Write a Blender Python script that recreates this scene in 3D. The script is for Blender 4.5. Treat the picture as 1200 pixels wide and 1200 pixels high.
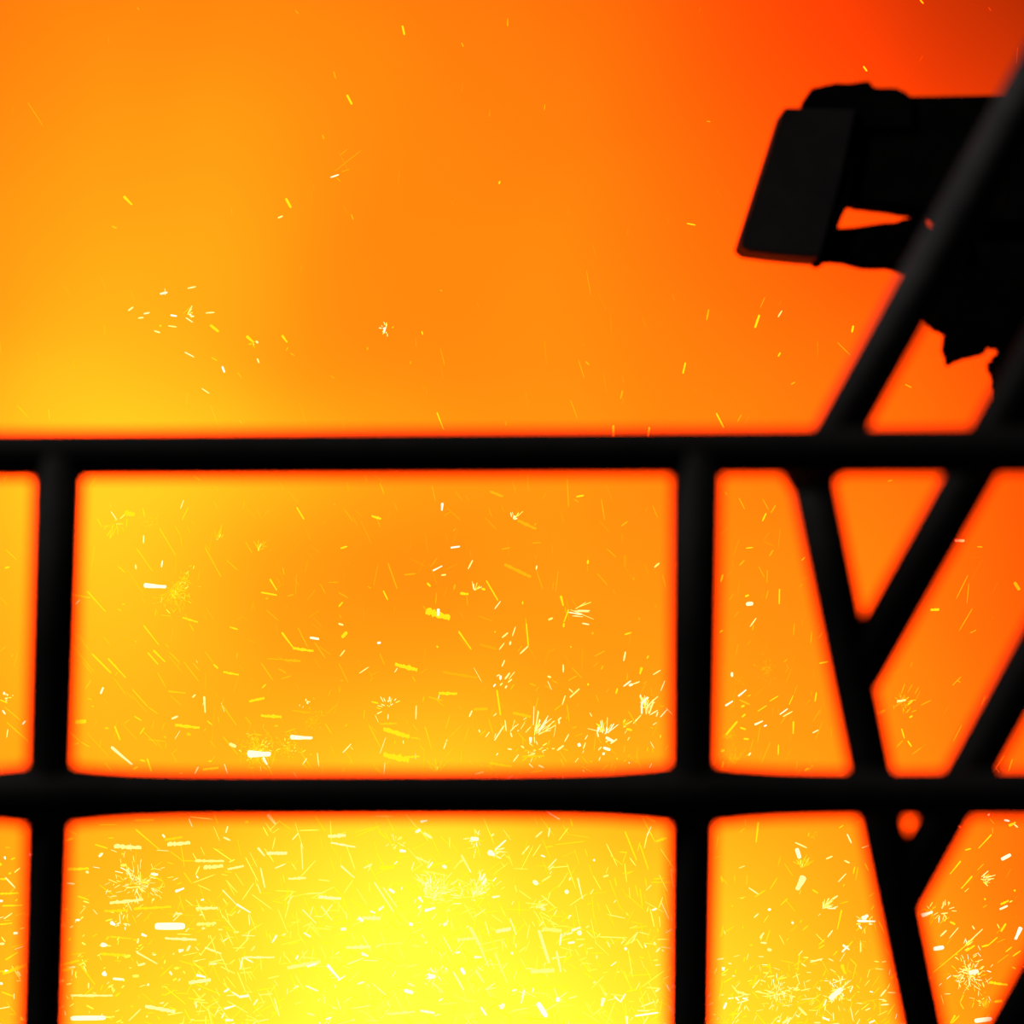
import bpy, bmesh, math, random
from mathutils import Vector, Matrix, noise

# ------------------------------------------------------------------ camera, world, lights, exposure
scn = bpy.context.scene
for o in list(bpy.data.objects): bpy.data.objects.remove(o)
COL = scn.collection
R_ = random.Random(7)

CAM_Z = 1.0                       # eye height above the working platform
K = 1.0 / 4000.0                  # one photo pixel at distance y is y*K metres (120 mm lens, square frame)
cam = bpy.data.cameras.new('camera'); camo = bpy.data.objects.new('camera', cam); COL.objects.link(camo)
camo.location = (0, 0, CAM_Z); camo.rotation_euler = (math.pi / 2, 0, 0)
cam.lens = 120; cam.sensor_width = 36; cam.clip_start = 0.05; cam.clip_end = 300
cam.dof.use_dof = True; cam.dof.focus_distance = 25.0; cam.dof.aperture_fstop = 4.2
scn.camera = camo

world = bpy.data.worlds.new('dark_mill_hall'); scn.world = world; world.use_nodes = True
bg = world.node_tree.nodes['Background']; bg.inputs[0].default_value = (0.9, 0.95, 1.0, 1); bg.inputs[1].default_value = 0.0008

def area_light(name, loc, target, size, power, colour):
    l = bpy.data.lights.new(name, 'AREA'); l.size = size; l.energy = power; l.color = colour
    o = bpy.data.objects.new(name, l); COL.objects.link(o); o.location = loc
    o.rotation_euler = (Vector(target) - Vector(loc)).to_track_quat('-Z', 'Y').to_euler()
    return o
# a high-bay lamp of the hall, up and to the left of the platform, and the light of the melt deep below the fume
area_light('hall_lamp', (-6.0, 2.5, 9.0), (0.4, 5.0, 1.4), 1.2, 230, (1.0, 0.93, 0.90))
area_light('melt_glow', (-0.5, 24.0, -6.2), (0.5, 22.0, 2.0), 5.0, 500, (1.0, 0.20, 0.02))

vs = scn.view_settings
vs.view_transform = 'Standard'; vs.look = 'None'; vs.exposure = 0.0; vs.gamma = 1.0; vs.use_curve_mapping = False
scn.cycles.volume_step_rate = 0.5
scn.cycles.max_bounces = 4; scn.cycles.volume_bounces = 0

def at(px, py, y):
    """the point at distance y that the photo shows at pixel (px, py)"""
    return Vector(((px - 600) * y * K, y, CAM_Z + (600 - py) * y * K))

# ------------------------------------------------------------------ materials
def nodes_of(name):
    m = bpy.data.materials.new(name); m.use_nodes = True
    nt = m.node_tree; nt.nodes.clear()
    out = nt.nodes.new('ShaderNodeOutputMaterial')
    return m, nt, out

def steel(name, col_a, col_b, rough, scale=30, bump=0.15, spec=0.3):
    m, nt, out = nodes_of(name)
    b = nt.nodes.new('ShaderNodeBsdfPrincipled')
    tc = nt.nodes.new('ShaderNodeTexCoord')
    n = nt.nodes.new('ShaderNodeTexNoise'); n.inputs['Scale'].default_value = scale; n.inputs['Detail'].default_value = 5
    r = nt.nodes.new('ShaderNodeValToRGB')
    r.color_ramp.elements[0].position = 0.35; r.color_ramp.elements[0].color = (*col_a, 1)
    r.color_ramp.elements[1].position = 0.68; r.color_ramp.elements[1].color = (*col_b, 1)
    bp = nt.nodes.new('ShaderNodeBump'); bp.inputs['Strength'].default_value = bump; bp.inputs['Distance'].default_value = 0.01
    L = nt.links.new
    L(tc.outputs['Object'], n.inputs['Vector']); L(n.outputs['Fac'], r.inputs['Fac']); L(r.outputs['Color'], b.inputs['Base Color'])
    L(n.outputs['Fac'], bp.inputs['Height']); L(bp.outputs['Normal'], b.inputs['Normal'])
    b.inputs['Roughness'].default_value = rough; b.inputs['Specular IOR Level'].default_value = spec
    L(b.outputs[0], out.inputs['Surface'])
    return m

M_PAINT = steel('black_painted_steel', (0.009, 0.0075, 0.007), (0.016, 0.013, 0.012), 0.7)
M_GREY = steel('light_grey_steel', (0.055, 0.053, 0.055), (0.09, 0.087, 0.085), 0.7)  # handrail steel, a lighter grey than the other tubes
M_ARM = steel('sooty_steel', (0.036, 0.031, 0.032), (0.05, 0.044, 0.044), 0.9, 9, 0.2, 0.05)
M_BEAM = steel('blackened_steel', (0.007, 0.0065, 0.006), (0.013, 0.011, 0.010), 0.95, 14, 0.4, 0.0)
M_CRUST = steel('black_slag_crust', (0.003, 0.003, 0.003), (0.008, 0.007, 0.006), 1.0, 22, 0.9, 0.0)
M_FLOOR = steel('dusty_dark_floor', (0.02, 0.018, 0.017), (0.05, 0.045, 0.04), 0.9, 3)

_spark = {}
def spark_mat(g, b):
    """incandescent iron: g and b are the green and blue of its light, red is far stronger"""
    key = (round(g / 0.06), round(b / 0.06))
    if key not in _spark:
        g, b = key[0] * 0.06, max(key[1] * 0.06, 0.012 * g)
        m, nt, out = nodes_of('incandescent_spark')
        e = nt.nodes.new('ShaderNodeEmission')
        s = max(18.0 * g, 1.2)
        e.inputs['Color'].default_value = (1.0, g / s, b / s, 1); e.inputs['Strength'].default_value = s
        nt.links.new(e.outputs[0], out.inputs['Surface'])
        m.cycles.emission_sampling = 'NONE'
        _spark[key] = m
    return _spark[key]

# ------------------------------------------------------------------ object helpers
def link(name, me, mat=None, parent=None):
    o = bpy.data.objects.new(name, me); COL.objects.link(o)
    if mat is not None: me.materials.append(mat)
    o.parent = parent
    return o

def tag(o, label=None, cat=None, group=None, kind=None):
    if label: o['label'] = label
    if cat: o['category'] = cat
    if group: o['group'] = group
    if kind: o['kind'] = kind
    return o

def empty(name, loc):
    o = bpy.data.objects.new(name, None); COL.objects.link(o); o.location = loc; o.empty_display_size = 0.1
    return o

def mesh_from(bm, name, smooth=False, origin=(0, 0, 0)):
    bmesh.ops.recalc_face_normals(bm, faces=bm.faces)
    if smooth:
        for f in bm.faces: f.smooth = True
    bm.transform(Matrix.Translation(-Vector(origin)))
    me = bpy.data.meshes.new(name); bm.to_mesh(me); bm.free()
    return me

def tube(name, pts, radii, mat, parent, seg=20):
    """a round bar through pts with one radius for each point, closed at both ends"""
    origin = parent.location if parent else Vector((0, 0, 0))
    bm = bmesh.new(); rings = []
    for i, p in enumerate(pts):
        d = (pts[min(i + 1, len(pts) - 1)] - pts[max(i - 1, 0)]).normalized()
        up = Vector((0, 1, 0)) if abs(d.y) < 0.9 else Vector((0, 0, 1))
        u = d.cross(up).normalized(); v = d.cross(u)
        rings.append([bm.verts.new(p + (u * math.cos(a) + v * math.sin(a)) * radii[i])
                      for a in [2 * math.pi * k / seg for k in range(seg)]])
    for a, b in zip(rings, rings[1:]):
        for k in range(seg): bm.faces.new((a[k], a[(k + 1) % seg], b[(k + 1) % seg], b[k]))
    bm.faces.new(rings[0]); bm.faces.new(rings[-1][::-1])
    me = mesh_from(bm, name, True, origin)
    return link(name, me, mat, parent)

def box_struct(name, lo, hi, mat):
    bm = bmesh.new(); bmesh.ops.create_cube(bm, size=1)
    for v in bm.verts: v.co = Vector([lo[i] + (v.co[i] + 0.5) * (hi[i] - lo[i]) for i in range(3)])
    bmesh.ops.bevel(bm, geom=bm.edges[:], offset=0.01, segments=1, affect='EDGES')
    return tag(link(name, mesh_from(bm, name), mat), kind='structure')

# ------------------------------------------------------------------ the setting
box_struct('floor', (-3.5, -2.5, -0.12), (3.0, 4.75, 0.0), M_FLOOR)               # the working platform
box_struct('floor_hall', (-30, -4, -7.3), (30, 60, -7.0), M_FLOOR)                # the mill floor far below

# ------------------------------------------------------------------ the fume behind everything, its glow put in as emission
# painted glow lobes, standing in for melt light scattered by the fume: centre and spread in photo pixels at its distance, strength of the light seen through it
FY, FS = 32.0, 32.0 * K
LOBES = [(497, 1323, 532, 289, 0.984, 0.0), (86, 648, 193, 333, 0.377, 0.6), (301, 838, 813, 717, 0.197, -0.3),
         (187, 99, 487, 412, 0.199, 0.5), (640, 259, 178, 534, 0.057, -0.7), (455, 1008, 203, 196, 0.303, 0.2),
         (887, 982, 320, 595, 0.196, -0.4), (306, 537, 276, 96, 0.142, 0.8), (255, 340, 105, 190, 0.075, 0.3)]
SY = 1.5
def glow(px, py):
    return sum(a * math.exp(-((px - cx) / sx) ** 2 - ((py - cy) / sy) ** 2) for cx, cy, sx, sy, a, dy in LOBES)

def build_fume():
    m, nt, out = nodes_of('painted_glow_fume')
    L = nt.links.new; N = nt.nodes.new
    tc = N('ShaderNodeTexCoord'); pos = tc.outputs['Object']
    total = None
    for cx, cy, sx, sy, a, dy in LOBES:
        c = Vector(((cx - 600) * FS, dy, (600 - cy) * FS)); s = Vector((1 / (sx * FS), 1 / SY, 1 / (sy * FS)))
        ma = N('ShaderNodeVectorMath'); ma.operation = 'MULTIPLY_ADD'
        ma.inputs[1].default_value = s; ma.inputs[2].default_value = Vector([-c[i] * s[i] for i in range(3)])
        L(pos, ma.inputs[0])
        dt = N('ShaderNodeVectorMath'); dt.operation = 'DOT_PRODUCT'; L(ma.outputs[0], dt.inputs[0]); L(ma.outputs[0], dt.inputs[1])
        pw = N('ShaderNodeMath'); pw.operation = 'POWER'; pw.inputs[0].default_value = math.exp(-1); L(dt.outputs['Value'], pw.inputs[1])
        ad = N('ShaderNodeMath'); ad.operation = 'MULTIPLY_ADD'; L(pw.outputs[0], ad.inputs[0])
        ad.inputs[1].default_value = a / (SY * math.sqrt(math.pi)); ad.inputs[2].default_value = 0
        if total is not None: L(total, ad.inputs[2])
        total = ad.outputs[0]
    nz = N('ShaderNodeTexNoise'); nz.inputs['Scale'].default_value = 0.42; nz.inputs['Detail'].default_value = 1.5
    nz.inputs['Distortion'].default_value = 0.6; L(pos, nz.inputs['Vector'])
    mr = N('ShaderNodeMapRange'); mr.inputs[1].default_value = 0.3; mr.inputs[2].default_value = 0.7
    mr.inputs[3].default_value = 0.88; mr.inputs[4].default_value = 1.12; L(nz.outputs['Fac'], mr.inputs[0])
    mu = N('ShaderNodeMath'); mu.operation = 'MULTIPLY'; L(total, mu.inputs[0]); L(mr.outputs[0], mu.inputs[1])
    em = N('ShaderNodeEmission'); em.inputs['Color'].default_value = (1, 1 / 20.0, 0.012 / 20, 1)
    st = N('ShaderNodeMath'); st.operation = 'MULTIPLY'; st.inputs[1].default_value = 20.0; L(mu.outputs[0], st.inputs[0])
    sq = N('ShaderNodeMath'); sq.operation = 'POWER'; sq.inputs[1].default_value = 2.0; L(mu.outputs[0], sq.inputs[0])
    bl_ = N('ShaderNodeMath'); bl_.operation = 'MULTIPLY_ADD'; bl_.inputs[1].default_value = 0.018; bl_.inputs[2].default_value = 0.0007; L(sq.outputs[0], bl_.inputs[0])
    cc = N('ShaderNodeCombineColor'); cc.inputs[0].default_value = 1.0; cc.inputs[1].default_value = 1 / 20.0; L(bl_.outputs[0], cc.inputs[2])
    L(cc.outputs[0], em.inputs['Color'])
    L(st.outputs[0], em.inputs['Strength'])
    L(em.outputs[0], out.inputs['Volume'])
    # a wide bank of fume with a lumpy skin
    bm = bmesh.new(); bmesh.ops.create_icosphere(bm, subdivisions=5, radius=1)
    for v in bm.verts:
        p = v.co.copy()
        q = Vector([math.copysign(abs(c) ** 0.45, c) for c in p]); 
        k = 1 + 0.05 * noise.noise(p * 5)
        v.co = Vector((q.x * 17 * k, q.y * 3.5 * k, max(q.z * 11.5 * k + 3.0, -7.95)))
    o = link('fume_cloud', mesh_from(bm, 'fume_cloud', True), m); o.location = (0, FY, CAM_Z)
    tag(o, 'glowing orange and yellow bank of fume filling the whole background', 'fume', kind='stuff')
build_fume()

# ------------------------------------------------------------------ the level guard railing in front
RY = 4.0; RR = 0.0288
rail = empty('guard_railing', (0, RY, 0))
tag(rail, 'black level guard railing with two rails and posts across the foreground', 'railing')
POSTS = [(-1432, -1500), (-683, -740), (68, 38), (816, 804), (1564, 1550), (2312, 2300)]           # pixel x under the top rail and at the platform
def post_x(p, py): return p[0] + (p[1] - p[0]) * (py - 560) / 1040.0
def top_y(px): return 533.7 - 5.5 * px / 1200.0
def mid_y(px): return 932.5 - 2.0 * px / 1200.0
tube('top_rail', [at(px, top_y(px), RY) for px in (-1520, 0, 400, 800, 1200, 2400)], [RR] * 6, M_PAINT, rail)
for p in POSTS:
    tube('post', [at(post_x(p, py), py, RY) for py in (top_y(p[0]), 760, 1000, 1300, 1600)], [RR * 1.08, RR * 1.05, RR * 1.0, RR * 0.98, RR * 0.97], M_PAINT, rail)
flare = [(-210, 1.0), (-150, 1.02), (-100, 1.07), (-60, 1.16), (-34, 1.26), (0, 1.3), (34, 1.26), (60, 1.16), (100, 1.07), (150, 1.02), (210, 1.0)]
mp, mr_ = [at(-1520, mid_y(-1520), RY)], [RR]
for p in POSTS:
    x0 = post_x(p, 932)
    for dx, k in flare:
        if -1520 < x0 + dx < 2400: mp.append(at(x0 + dx, mid_y(x0 + dx), RY)); mr_.append(RR * k)
mp.append(at(2400, mid_y(2400), RY)); mr_.append(RR)
tube('mid_rail', mp, mr_, M_PAINT, rail)
for p in POSTS:
    pb = at(p[1], 1600, RY)
    tube('base_plate', [pb + Vector((0, 0, 0)), pb + Vector((0, 0, 0.012))], [0.07, 0.07], M_PAINT, rail, 24)

# ------------------------------------------------------------------ the slanted stair guard behind it
SYD = 4.16; SR = 0.0304
stair = empty('stair_guardrail', (at(1160, 1600, SYD).x, SYD, 0))
tag(stair, 'black stair guardrail of parallel slanted tubes on a leaning post at right', 'railing')
def bx(py): return 951 + 0.203 * (py - 560)
zb = 600 + CAM_Z / (SYD * K)
tube('leaning_post', [at(bx(y), y, SYD) for y in (536, 700, 1000, 1300, zb)], [SR * 0.94] * 5, M_PAINT, stair)
tube('post_collar', [at(bx(y), y, SYD) for y in (534, 548, 558, 572)], [SR * 1.22, SR * 1.22, SR * 1.15, SR * 0.95], M_PAINT, stair)
def srail(name, x0, y0, slope, y_low, mat):
    x_hi = 1440.0; y_hi = y0 - (x_hi - x0) / slope
    ys = [y_low + (y_hi - y_low) * k / 4 for k in range(5)]
    return tube(name, [at(x0 - slope * (y - y0), y, SYD) for y in ys], [SR] * 5, mat, stair)
srail('handrail', 983, 506, 0.556, 548, M_GREY)
srail('slanted_rail', 1143, 547, 0.562, 792, M_PAINT)
srail('slanted_rail', 1135, 907, 0.548, 1056, M_PAINT)
srail('slanted_rail', 1190, 1196, 0.548, 1346, M_PAINT)
tube('upper_post', [at(1440, y, SYD) for y in (-330, 0, 600, zb)], [SR] * 4, M_PAINT, stair)

# ------------------------------------------------------------------ the machine arm at upper right
AY = 9.0
arm = empty('machine_arm', (at(1330, 600, AY).x, AY + 0.2, -7.0))
tag(arm, 'black steel machine arm with slanted end block and ragged crust, upper right', 'machine arm')
def slab(name, outline, y0, y1, mat, rough_edge=0.0, sub=1, bevel=0.012, relief=0.0):
    """an outline in photo pixels at distance y0, given its thickness back to y1 and worn edges"""
    pts = []
    n = len(outline)
    for i in range(n):
        a, b = Vector(outline[i]), Vector(outline[(i + 1) % n])
        for k in range(sub):
            q = a + (b - a) * (k / sub)
            if k and rough_edge: q += Vector((R_.uniform(-1, 1), R_.uniform(-1, 1))) * rough_edge
            pts.append(at(q.x, q.y, y0))
    bm = bmesh.new()
    f = bm.faces.new([bm.verts.new(p) for p in pts])
    ex = bmesh.ops.extrude_face_region(bm, geom=[f])
    for g in ex['geom']:
        if isinstance(g, bmesh.types.BMVert): g.co.y = y1
    bmesh.ops.recalc_face_normals(bm, faces=bm.faces)
    if bevel:
        ed = [e for e in bm.edges if len(e.link_faces) == 2 and e.calc_face_angle(0) > 0.6]
        bmesh.ops.bevel(bm, geom=ed, offset=bevel, segments=2, affect='EDGES', clamp_overlap=True)
    if relief:
        bmesh.ops.triangulate(bm, faces=bm.faces[:])
        bmesh.ops.subdivide_edges(bm, edges=[e for e in bm.edges if e.calc_length() > 0.06], cuts=2)
        for v in bm.verts:
            v.co += noise.noise_vector(v.co * 9) * relief
    me = mesh_from(bm, name, False, arm.location)
    return link(name, me, mat, arm)
slab('end_block', [(919, 126), (1004, 128), (985, 215), (961, 303), (936, 301), (905, 298), (876, 294), (867, 287)], AY, AY + 0.26, M_ARM, bevel=0.004)
slab('side_plate', [(990, 130), (1010, 150), (996, 238), (984, 262), (969, 308), (956, 306), (958, 296)], AY + 0.02, AY + 0.24, M_BEAM, 0.8, 3, 0.006)
slab('top_cap', [(944, 135), (945, 122), (951, 103), (962, 101), (978, 97), (1000, 97), (1020, 95), (1024, 102), (1036, 103), (1050, 103), (1060, 107), (1070, 114), (1070, 150), (960, 150)],
     AY + 0.03, AY + 0.3, M_BEAM, 0.9, 3, 0.003)
slab('beam', [(985, 118), (1060, 112), (1190, 111), (1360, 113), (1360, 262), (1120, 262), (1098, 250), (1064, 245), (1030, 241), (996, 236), (975, 230)], AY + 0.05, AY + 0.26, M_BEAM, 0.8, 4, 0.01, 0.003)
slab('lower_strut', [(966, 269), (984, 267), (1020, 263), (1050, 260), (1066, 255), (1074, 251), (1083, 253), (1087, 266), (1096, 273), (1130, 262), (1135, 330), (1078, 318), (1047, 310), (1018, 310), (996, 304), (967, 303)],
     AY + 0.06, AY + 0.26, M_CRUST, 1.0, 2, 0.006)
slab('hanger', [(1101, 258), (1135, 250), (1360, 250), (1360, 520), (1215, 520), (1192, 478), (1186, 462), (1186, 396), (1150, 385), (1120, 372), (1094, 350), (1086, 325)],
     AY + 0.1, AY + 0.36, M_BEAM, 1.2, 3, 0.01, 0.004)
slab('slag_crust', [(1080, 330), (1086, 366), (1092, 374), (1101, 383), (1109, 386), (1115, 388), (1113, 400), (1113, 409), (1115, 418), (1117, 427), (1124, 422), (1132, 420), (1140, 418), (1151, 416),
                    (1156, 410), (1160, 403), (1164, 401), (1168, 406), (1173, 406), (1178, 410), (1171, 416), (1166, 424), (1168, 434), (1172, 445), (1172, 460), (1178, 474), (1212, 480), (1225, 340), (1150, 310)],
     AY + 0.04, AY + 0.2, M_CRUST, 1.8, 3, 0.003, 0.004)
colm = bmesh.new(); bmesh.ops.create_cube(colm, size=1)
c0, c1 = at(1290, 100, AY), at(1420, 100, AY)
for v in colm.verts:
    v.co = Vector((c0.x + (v.co.x + .5) * (c1.x - c0.x), AY + 0.02 + (v.co.y + .5) * 0.45, -7.0 + (v.co.z + .5) * (c0.z + 7.0)))
bmesh.ops.bevel(colm, geom=colm.edges[:], offset=0.02, segments=2, affect='EDGES')
link('column', mesh_from(colm, 'column', False, arm.location), M_BEAM, arm)

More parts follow.
